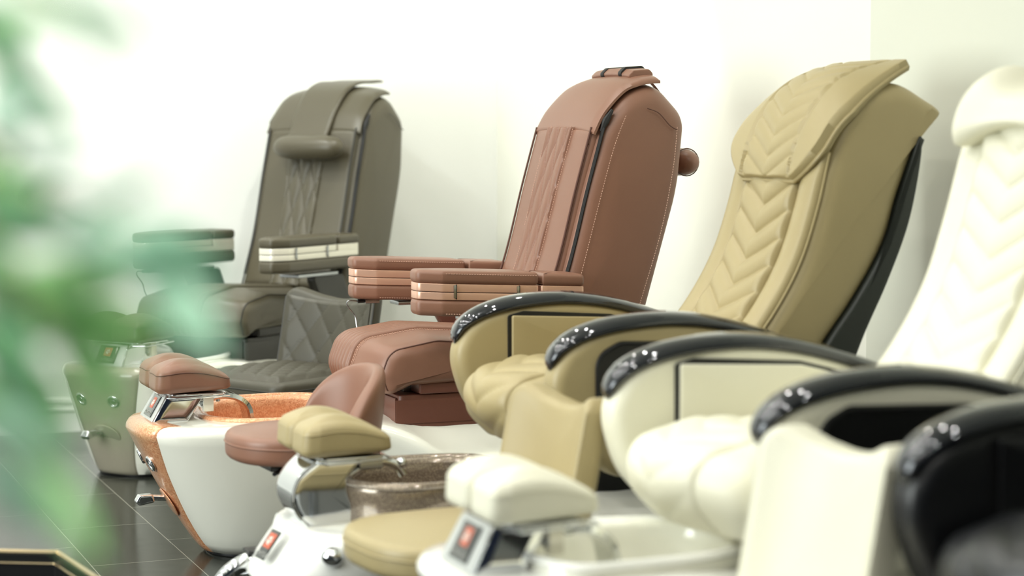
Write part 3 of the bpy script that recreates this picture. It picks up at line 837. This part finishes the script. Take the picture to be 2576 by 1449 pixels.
# ------------------------------------------------------------------ stools
def stool(root, P):
    L, S = P['m_leather'], P['m_seam']; zt = P.get('zt', .455)
    if P['shape'] == 'round':
        pl = superell(0, .185, -.19, .19, 2.3, 60, 2.3)
    elif P['shape'] == 'square':
        pl = rounded([(-.24, -.245), (.25, -.235), (.25, .235), (-.24, .245)], .05)
    else:
        k_ = P.get('seat_k', 1); pl = superell(0, .245*k_, -.23, .235*k_, 2.8, 60, 3)
    st = prism(pl, zt-.078, zt, .022, 'z', ml=.02, crown=.018, rings=8, seg=5)
    seat = st.build('seat', L, root, 60)
    Lp = densify(pl, .02); N = normals2(Lp)
    tube([(p[0]+N[i][0]*.0005, p[1]+N[i][1]*.0005, zt-.03) for i, p in enumerate(Lp)], .0028, 6, True).build('piping', S, seat)
    if P['shape'] == 'square':
        # diamond quilting over the seat top
        vs = []; fs = []; n = 70
        for i in range(n+1):
            for j in range(n+1):
                x = -.20+.42*i/n; y = -.205+.41*j/n
                e = min(i, n-i, j, n-j)/4; e = min(1, e)
                a, b = x/.10, y/.07
                vs.append((x, y, zt-.004+(.012+.010*(g((a+b)/1)*g((a-b)/1))**.35)*e+.012*(1-(x/.25)**2)*(1-(y/.25)**2)))
        for i in range(n):
            for j in range(n): a = i*(n+1)+j; fs.append((a, a+1, a+n+2, a+n+1))
        MB().add(vs, fs).build('quilted_panel', L, seat, 60)
    if P['shape'] == 'round':
        # scooped half-round shell back: built as an arc in plan, height falling to the ends
        vs = []; fs = []; na, nh = 40, 12; th = .05; R0 = .20
        ring = []
        for i in range(na+1):
            u = -1+2*i/na; a = PI+u*1.18
            top = zt-.03+.200*max(0, (1-abs(u)**2.4))**.55
            bot = zt-.05
            loop = []
            for k in range(24):
                q = 2*PI*k/24; cz = (top+bot)/2; hz = max(.006, (top-bot)/2)
                rr = th/2*math.copysign(abs(math.cos(q))**.6, math.cos(q)); zz = cz+hz*math.copysign(abs(math.sin(q))**.55, math.sin(q))
                lean = .10*(zz-bot)
                R = R0+.005+rr+lean+.012
                loop.append((R*math.cos(a)*1.0, R*math.sin(a)*.92, zz))
            ring.append(loop)
        for l_ in ring: vs += l_
        for i in range(na):
            for k in range(24): fs.append((i*24+k, i*24+(k+1) % 24, (i+1)*24+(k+1) % 24, (i+1)*24+k))
        fs.append(tuple(range(24))); fs.append(tuple(na*24+k for k in range(24)))
        MB().add(vs, fs).build('backrest', L, root, 60)
    else:
        hw = P.get('bw', .2); zb, ze = P.get('zb', zt-.04), P.get('ze', .72)
        # slightly curved upright pad with dipped top edge
        th = P.get('th', .058)
        def outline():
            pts = [(-hw, zb, .03), (hw, zb, .03), (hw, ze-.02, .03), (hw-.03, ze+.005, .03), (hw*.45, ze-.022, .15), (0, ze-.036, .3), (-hw*.45, ze-.022, .15), (-hw+.03, ze+.005, .03), (-hw, ze-.02, .03)]
            return rounded(pts, .03, 6)
        x0 = -.245
        m = prism(outline(), x0-th/2, x0+th/2, .02, 'x', ml=.02, crown=.004, crown0=.004, rings=8, seg=5)
        def wb(x, y, z): return (x+.048*(y/hw)**2-.06*(z-zb)/.3, y, z)
        bk = m.xf(wb).build('backrest', L, root, 60)
        if P['shape'] == 'square':
            vs = []; fs = []; n, k2 = 76, 60
            for i in range(n+1):
                for j in range(k2+1):
                    z = zb+.02+(ze-.055-zb)*i/n; y = -hw*.93+2*hw*.93*j/k2
                    dip = .024*(1-(y/hw)**2)**1.0*(i/n); z -= dip-.016*(i/n)
                    e = min(1, min(i, n-i, j, k2-j)/3)
                    a, b = (z-zb)/.155, y/.115
                    h = .004+.010*(g(a+b)*g(a-b))**.35*e
                    vs.append(wb(x0+th/2-.001+h, y, z))
            w_ = k2+1
            for i in range(n):
                for j in range(k2): a = i*w_+j; fs.append((a, a+1, a+w_+1, a+w_))
            MB().add(vs, fs).build('quilted_panel', L, bk, 60)
        for s in (-1, 1):
            tube([wb(x0+th/2-.008, s*(hw-.004), zb+.02+(ze-zb-.05)*i/12) for i in range(13)], .0028, 6).build('piping', S, bk)
        box(x0-.02, x0+.16, -.03, .03, zt-.098, zt-.079).build('back_bracket', M['blackplastic'], root)
    # mechanism, gas column, five star base on casters
    box(-.09, .09, -.07, .07, zt-.105, zt-.077).build('seat_mount', M['blackplastic'], root)
    lv = tube([(.02, .03, zt-.095), (.10, .13, zt-.10)], .006, 8)
    lv = lv.build('height_lever', M['blackplastic'], root)
    lx, ly = P.get('lever', (.16, .16))
    b = prism(rounded([(-.028, -.012), (.028, -.012), (.028, .012), (-.028, .012)], .006), -.009, .009, .004, 'z', ml=.1)
    b.xf(lambda x, y, z: (x+lx, y+ly, z+zt-.104)).build('lever_grip', M['blackplastic'], lv)
    tube([(0, 0, .10), (0, 0, .24)], .025, 18).build('column_sleeve', M['chrome'], root)
    tube([(0, 0, .22), (0, 0, zt-.1)], .014, 14).build('gas_column', M['chrome'], root)
    disc((0, 0, .075), (0, 0, 1), .04, .035).build('base_hub', M['chrome'], root)
    for k in range(5):
        a = 2*PI*k/5+.3; c, s = math.cos(a), math.sin(a)
        lg = tube([(.03*c, .03*s, .095), (.14*c, .14*s, .088), (.225*c, .225*s, .068)], .014, 10, rf=lambda t: 1.1-.45*t).build('base_leg', M['chrome'], root)
        disc((.225*c-.012*s, .225*s+.012*c, .026), (-s, c, 0), .0258, .012).build('caster', M['rubber'], lg)
        disc((.225*c+.002*s, .225*s-.002*c, .026), (s, -c, 0), .0258, .012).build('caster', M['rubber'], lg)

# ------------------------------------------------------------------ place the chairs
base = dict(style='high', rim_z=.432, front='diamond', stitch=False)
r = thing('spa_chair', 'charcoal leather pedicure chair with neck pillow in front, furthest of the row', 'spa chair', (-1.066, 8.349), 59)
chair_boxy(r, dict(base, m_leather=M['olive'], m_seam=M['olive_dark'], m_box=M['olive_dark'], m_band=M['whitetrim'], m_tub=M['gel'],
    m_basin=M['gelwhite'], m_rim=M['gelwhite'], m_keel=M['taupe'], m_recess=M['taupe'], pillow='front', foot_dx=-.19, front_bot=1.09, arm_slope=.0, pad_w=.160, arm_y=.33, keel_w=(.10, .19)))
r = thing('spa_chair', 'reddish brown leather pedicure chair with copper basin and rose trim on its arms', 'spa chair', (-.077, 6.564), 22)
chair_boxy(r, dict(base, m_leather=M['brown'], m_seam=M['threaddark'], m_box=M['brown_dark'], m_band=M['rose'], m_tub=M['gel'],
    m_basin=M['copper'], m_rim=M['copper'], m_keel=M['copper'], m_recess=M['copper'], pillow='rear', stitch=True, pad_w=.150, pad_dx=.018, keel_w=(.06, .175), far_rise=.02))
r = thing('spa_chair', 'tan leather pedicure chair with chevron quilting, head flap and speckled bronze basin', 'spa chair', (.391, 5.400), 22)
chair_rail(r, dict(style='low', rim_z=.435, m_leather=M['tan'], m_seam=M['tan'], m_tub=M['gelwhite'], m_basin=M['bronze'], m_rim=M['bronze'],
    column='drum', head='flap', foot_dx=-.09, pad_dz=-.012, front_top=1.23))
r = thing('spa_chair', 'cream leather pedicure chair with head pillow and cream basin, beside the tan one', 'spa chair', (.765, 4.241), 22)
chair_rail(r, dict(style='high', rim_z=.45, m_leather=M['cream'], m_seam=M['cream'], m_tub=M['gelwhite'], m_basin=M['gel'], m_rim=M['gelwhite'],
    column='box', seat_puff=.007, head='pillow', foot_dx=-.20, pad_dz=.045, tub_dz=.035))
r = thing('spa_chair', 'black leather pedicure chair cut off by the right edge, nearest of the row', 'spa chair', (1.213, 3.172), 22)
chair_rail(r, dict(style='low', rim_z=.435, m_leather=M['black'], m_seam=M['blackplastic'], m_tub=M['gelwhite'], m_basin=M['bronze'], m_rim=M['bronze'],
    column='drum', head='flap', foot_dx=-.09))

# each back sits a little differently on its slide
def slide_back(first, d):
    for ch in bpy.data.objects[first].children:
        if ch.name.split('.')[0] in ('backrest', 'front_cover', 'head_flap', 'pillow_strap', 'neck_pillow', 'back_shell', 'head_pillow'):
            ch.location = (d[0], d[1], 0)
for nm, d in (('spa_chair', (-.07, .055)), ('spa_chair.001', (-.026, 0)), ('spa_chair.002', (-.026, 0)), ('spa_chair.003', (-.022, 0))): slide_back(nm, d)

# stools
r = thing('technician_stool', 'charcoal stool with diamond quilted back between the charcoal and brown spa chairs', 'stool', (-.83, 7.17), 50)
stool(r, dict(shape='square', m_leather=M['stoololive'], m_seam=M['olive_dark'], zt=.45, bw=.235, ze=.735))
r = thing('technician_stool', 'brown stool with round seat and scooped low back beside the copper basin', 'stool', (-.605, 5.46), 25)
stool(r, dict(shape='round', m_leather=M['brown'], m_seam=M['brown'], zt=.505, lever=(.05, .19)))
r = thing('technician_stool', 'tan stool with rounded seat in front of the bronze basin', 'stool', (-.125, 4.475), 27)
stool(r, dict(shape='soft', m_leather=M['tan'], m_seam=M['tan'], zt=.43, bw=.19, ze=.725, th=.07))
r = thing('technician_stool', 'cream stool whose smooth back hides part of the cream chair, nearest of the stools', 'stool', (.345, 3.385), 31)
stool(r, dict(shape='soft', m_leather=M['cream'], m_seam=M['cream'], zt=.44, bw=.176, ze=.785, seat_k=.8, th=.075))

# ------------------------------------------------------------------ low table corner
r = thing('low_table', 'low black open-topped tray table with brass edge, only its corner seen at lower left', 'table', (-1.27, 4.57), 0)
r.rotation_euler = (0, 0, 0)
ol = rounded([(.48, -.28), (.33, -.36), (-.4, -.36), (-.52, -.28), (-.52, .22), (-.40, .30), (.155, .245), (.305, -.03)], .006, 3)
def ringwall(o1, o2, z0, z1):
    k = len(o1); vs = [(x, y, z0) for x, y in o1]+[(x, y, z1) for x, y in o1]+[(x, y, z1) for x, y in o2]+[(x, y, z0) for x, y in o2]
    fs = []
    for q in range(4):
        for i in range(k): j = (i+1) % k; fs.append((q*k+i, q*k+j, ((q+1) % 4)*k+j, ((q+1) % 4)*k+i))
    return MB().add(vs, fs)
oi = [(x*.965, y*.955) for x, y in ol]
tray = ringwall(ol, oi, .03, .292).build('tray_wall', M['tabletop'], r, 20)
tube([(x, y, .295) for x, y in ol], .0065, 8, True).build('edge_trim', M['brass'], r)
tube([(x, y, .270) for x, y in [(a_*.962, b_*.95) for a_, b_ in ol]], .003, 8, True).build('inner_trim', M['brass'], tray)
prism([(x*.97, y*.96) for x, y in ol], .03, .06, .002, 'z', ml=.2, rings=2).build('tray_floor', M['tabletop'], r)
prism([(x*.88, y*.86) for x, y in ol], 0, .03, .002, 'z', ml=.2, rings=2).build('foot_plinth', M['blackplastic'], r)

# ------------------------------------------------------------------ setting
al = rad(22); fx, fy = -math.cos(al), -math.sin(al); lx, ly = math.sin(al), -math.cos(al)
def row(x, y): return (-.077+fx*x+lx*y, 6.564+fy*x+ly*y)
fm = floor_mat(rad(68))
MB().add([(-6, -1.5, 0), (6, -1.5, 0), (6, 11, 0), (-6, 11, 0)], [(0, 1, 2, 3)]).build('floor', fm)
struct(bpy.data.objects['floor'])
def wall(name, a, b, z0, z1, th, m, nrm):
    ax, ay = a; bx_, by = b; n = Vector((nrm[0], nrm[1])).normalized()*th
    vs = [(ax, ay, z0), (bx_, by, z0), (bx_+n.x, by+n.y, z0), (ax+n.x, ay+n.y, z0)]
    vs += [(x, y, z1) for x, y, z in vs]
    o = MB().add(vs, [(0, 1, 2, 3), (4, 5, 6, 7), (0, 1, 5, 4), (1, 2, 6, 5), (2, 3, 7, 6), (3, 0, 4, 7)]).build(name, m, None, 30)
    return struct(o)
CORN = (-.07, 9.354)
WL = (-5.5, 8.70+.33*(-5.5+2.05))
wall('wall_back', WL, CORN, 0, 3.2, .12, M['wallL'], (-.31, .95))
wr0 = row(-1.05, 0); jog = (1.175, 6.27)
far_ = (CORN[0], CORN[1])
wall('wall_right', far_, jog, 0, 3.2, .12, M['wallR'], (.93, .375))
end = (jog[0]+lx*8-fx*(-.06), jog[1]+ly*8-fy*(-.06)); j2 = (jog[0]+fx*.06, jog[1]+fy*.06)
wall('wall_right_front', j2, end, 0, 3.2, .18, M['wallG'], (.93, .375))
# baseboards with moulded profile
def baseboard(name, a, b, inn):
    A, B = Vector(a), Vector(b); n = Vector(inn).normalized()
    pr = [(0, 0), (.018, 0), (.018, .085), (.024, .092), (.024, .100), (.016, .108), (.014, .122), (.020, .128), (.018, .140), (.006, .150), (0, .152)]
    vs = []; 
    for P_ in (A, B):
        for d, z in pr: vs.append((P_.x+n.x*d, P_.y+n.y*d, z))
    k = len(pr); fs = [(i, (i+1) % k, k+(i+1) % k, k+i) for i in range(k)]+[tuple(range(k))[::-1], tuple(range(k, 2*k))]
    return struct(MB().add(vs, fs).build(name, M['trimw'], None, 30))
baseboard('baseboard_back', WL, CORN, (.31, -.95))
baseboard('baseboard_right', far_, jog, (-.93, -.375))
baseboard('baseboard_right_front', j2, end, (-.93, -.375))
wall('added_wall_front', (-6, -1.5), (6, -1.5), 0, 3.2, .12, M['navy'], (0, -1))  # unseen wall behind the camera, added in navy to darken the chrome reflections
MB().add([(-6, -1.5, 3.2), (6, -1.5, 3.2), (6, 11, 3.2), (-6, 11, 3.2)], [(0, 3, 2, 1)]).build('ceiling', M['wallL'])
struct(bpy.data.objects['ceiling'])

# ------------------------------------------------------------------ plant in the foreground
pr = thing('potted_bamboo_palm', 'tall leafy green plant, blurred in the foreground at the left edge', 'plant', (-.55, 1.25), 0)
pr.rotation_euler = (0, 0, 0)
prof = [(.0, .0), (.12, .0), (.13, .01), (.16, .30), (.168, .31), (.168, .33), (.152, .33), (.148, .30), (0, .30)]
vs = []; fs = []; n = 40
for q, z in prof:
    for k in range(n): a = 2*PI*k/n; vs.append((max(q, 1e-4)*math.cos(a), max(q, 1e-4)*math.sin(a), z))
for j in range(len(prof)-1):
    for k in range(n): fs.append((j*n+k, j*n+(k+1) % n, (j+1)*n+(k+1) % n, (j+1)*n+k))
MB().add(vs, fs).build('pot', M['pot'], pr)
disc((0, 0, .285), (0, 0, 1), .148, .012).build('soil', M['soil'], pr)
F_, CX_, CY_, H_, VH_ = 5000., 1288., 724.5, 1.33, 327.
PT = math.atan((CY_-VH_)/F_)
def pt(u, v, Y):
    a = (u-CX_)/F_; b = (CY_-v)/F_; r1 = math.cos(PT)+b*math.sin(PT); t = Y/r1
    return Vector((a*t, Y, H_+(-math.sin(PT)+b*math.cos(PT))*t))-Vector((-.55, 1.25, 0))
def leaf(a, b, w, name, m, roll=0, bend=.12):
    a, b = Vector(a), Vector(b); d = b-a; L = d.length; t = d.normalized()
    side = t.cross(Vector((0, 1, 0))).normalized(); nr = side.cross(t)
    side2 = side*math.cos(roll)+nr*math.sin(roll); nr2 = t.cross(side2)
    K = 14; vs = []; fs = []
    for i in range(K+1):
        s = i/K; ww = w*.5*(math.sin(PI*min(1, s*.93+.05))**.8)*(1-.25*s); c = a+d*s-Vector((0, 0, 1))*(bend*L*s*s)+Vector((0, 0, 1))*bend*L*s
        vs += [c-side2*ww-nr2*ww*.25, c-side2*ww*.5, c+nr2*(-.02*ww)-nr2*.0006, c+side2*ww*.5, c+side2*ww-nr2*ww*.25]
        vs += [vs[-5]+nr2*.0006, vs[-4]+nr2*.0006, vs[-3]+nr2*.0006, vs[-2]+nr2*.0006, vs[-1]+nr2*.0006]
    for i in range(K):
        for k in range(4):
            o = i*10; fs.append((o+k, o+k+1, o+11+k, o+10+k)); fs.append((o+5+k, o+15+k, o+16+k, o+6+k))
    return MB().add(vs, fs).build(name, m, pr, 60)
stems = []
for k, (x, y, top) in enumerate([(-.04, .02, 1.75), (.05, -.03, 1.6), (.0, .07, 1.5), (.09, .04, 1.35), (-.02, -.06, 1.45)]):
    pth = catmull([(x*.6, y*.6, .29), (x, y, .8), (x*1.5+.03*k*.4, y*1.3, 1.15), (x*2+.05, y*1.6, top)], 10)
    tube(pth, .007, 8, rf=lambda t: 1.2-.7*t).build('stem', M['stem'], pr); stems.append(pth)
LV = [ # u0,v0,u1,v1,Y,width,mat
 (150, -20, 450, 130, 1.05, .018, 'leafd'), (150, 0, 310, 250, 1.05, .016, 'leafd'), (-60, 40, 200, 60, 1.15, .02, 'leaf'),
 (-60, 90, 90, 190, 1.25, .045, 'leafd'), (20, 130, 200, 350, 1.3, .022, 'leafd'), (-40, 220, 90, 330, 1.2, .03, 'leafm'),
 (-50, 330, 190, 330, 1.1, .016, 'leafm'), (20, 440, 240, 400, 1.15, .018, 'leafm'), (-50, 520, 150, 470, 1.3, .03, 'leaf'),
 (-60, 500, 130, 600, 1.25, .05, 'leafd'), (-40, 600, 190, 520, 1.3, .035, 'leafm'), (180, 590, 410, 430, 1.15, .020, 'leafm'),
 (60, 540, 330, 680, 1.1, .02, 'leafm'), (160, 600, 420, 640, 1.15, .022, 'leafm'), (330, 600, 560, 700, 1.2, .055, 'leafm'),
 (300, 690, 560, 640, 1.15, .040, 'leafm'), (380, 680, 560, 900, 1.25, .045, 'leafm'), (40, 690, 330, 730, 1.2, .045, 'leaf'),
 (180, 790, 440, 850, 1.3, .030, 'leaf'), (60, 760, 260, 840, 1.25, .035, 'leaf'), (140, 830, 360, 960, 1.2, .03, 'leaf'),
 (150, 880, 330, 1100, 1.2, .035, 'leaf'), (-40, 700, 130, 860, 1.3, .06, 'leafm'), (-60, 820, 110, 980, 1.25, .05, 'leafd'),
 (-40, 900, 140, 1090, 1.3, .05, 'leafm'), (30, 880, 200, 1120, 1.25, .035, 'leaf'), (-60, 1050, 150, 1180, 1.2, .045, 'leafm'),
 (60, 1050, 190, 1290, 1.25, .035, 'leaf'), (-60, 1180, 130, 1330, 1.2, .045, 'leafm'), (100, 1180, 250, 1420, 1.15, .030, 'leaf'),
 (-70, 620, 60, 760, 1.3, .05, 'leafd'), (-70, 400, 60, 520, 1.3, .04, 'leaf'),
 (-70, 950, 60, 1150, 1.3, .05, 'leafd'), (-70, 0, 60, 90, 1.3, .03, 'leafd')]
for u0, v0, u1, v1, Y, w, mk in LV:
    a, b = pt(u0, v0, Y), pt(u1, v1, Y-.04)
    leaf(a, b, w*.78, 'leaf', M[mk], random.uniform(-.4, .4), .06)
    # twig from the nearest stem
    best = min((p for s_ in stems for p in s_[10:]), key=lambda p: (Vector(p)-a).length)
    bq = Vector(best); mid = (bq+a)/2+Vector((0, 0, .015))
    tube(catmull([tuple(bq), tuple(mid), tuple(a)], 5), .002, 6).build('twig', M['stem'], pr)

# ------------------------------------------------------------------ light
w = bpy.data.worlds.new('world'); bpy.context.scene.world = w; w.use_nodes = True
bg = w.node_tree.nodes['Background']; bg.inputs[0].default_value = (.97, 1, .93, 1); bg.inputs[1].default_value = .55
def spot(x, y, z, tx, ty, e, size=95, rad_=.05, blend=.6, col=(1, .985, .92)):
    ld = bpy.data.lights.new('downlight_and_fill', 'SPOT'); ld.energy = e; ld.spot_size = rad(size); ld.spot_blend = blend; ld.shadow_soft_size = rad_; ld.color = col
    o = bpy.data.objects.new('downlight_and_fill', ld); C.objects.link(o); o.location = (x, y, z)
    d = Vector((tx-x, ty-y, -z)); o.rotation_euler = d.to_track_quat('-Z', 'Y').to_euler()
for i in range(6):
    for j in range(7):
        x, y = row(.3+j*.95, -2.0+i*1.35)
        if y > -1 and x > -5 and y < 8: spot(x, y, 3.15, x+.15, y+.25, 16.5 if j < 4 else 7, size=130, rad_=.034 if j < 4 else .022)
def lamp(x, y, e=3.2, r_=.022):
    ld = bpy.data.lights.new('ceiling_lamp', 'POINT'); ld.energy = e; ld.shadow_soft_size = r_; ld.color = (1, .99, .95)
    o = bpy.data.objects.new('ceiling_lamp', ld); C.objects.link(o); o.location = (x, y, 3.1)
for x, y in [(-2.6, 6.2), (-2.0, 5.4), (-1.5, 6.3), (-3.1, 5.2), (-2.4, 4.4), (-1.2, 5.2), (-1.7, 4.3), (-3.4, 6.6), (-2.9, 7.4), (-.9, 4.2), (-1.9, 3.3), (-.5, 5.0), (-3.6, 4.2), (-1.1, 3.0)]: lamp(x, y)
spot(-1.9, 7.4, 3.15, -1.2, 9.4, 58, 100, .06, .5, (.95, 1, .97))
spot(-.35, 7.5, 3.15, -.2, 9.2, 50, 96, .06, .12)
spot(.2, 7.0, 3.15, 1.0, 7.2, 14, 95, .05, .5)
spot(-.9, .9, 3.15, -.5, 1.3, 260, 60, .05, .6)  # fill lamp added over the plant to brighten its leaves
def area(x, y, z, tx, ty, tz, e, sx, sy, col):
    ld = bpy.data.lights.new('side_area_light', 'AREA'); ld.shape = 'RECTANGLE'; ld.size = sx; ld.size_y = sy; ld.energy = e; ld.color = col
    o = bpy.data.objects.new('side_area_light', ld); C.objects.link(o); o.location = (x, y, z)
    o.rotation_euler = Vector((tx-x, ty-y, tz-z)).to_track_quat('-Z', 'Y').to_euler()
area(-4.2, 3.5, 1.7, -.5, 6.5, .8, 120, 2.6, 2.2, (.93, 1, .97))  # soft area light added from the left; no window is built there

# ------------------------------------------------------------------ camera
cd = bpy.data.cameras.new('camera'); cam = bpy.data.objects.new('camera', cd); C.objects.link(cam)
cam.location = (0, 0, 1.33); cam.rotation_euler = (PI/2-PT, 0, 0)
cd.sensor_width = 36; cd.lens = 5000/2576*36; cd.clip_start = .05
cd.dof.use_dof = True; cd.dof.focus_distance = 6.35; cd.dof.aperture_fstop = 1.75; cd.dof.aperture_blades = 0
sc = bpy.context.scene; sc.camera = cam
vs_ = sc.view_settings; vs_.view_transform = 'Standard'; vs_.look = 'None'; vs_.gamma = 1; vs_.use_curve_mapping = False; vs_.exposure = .35
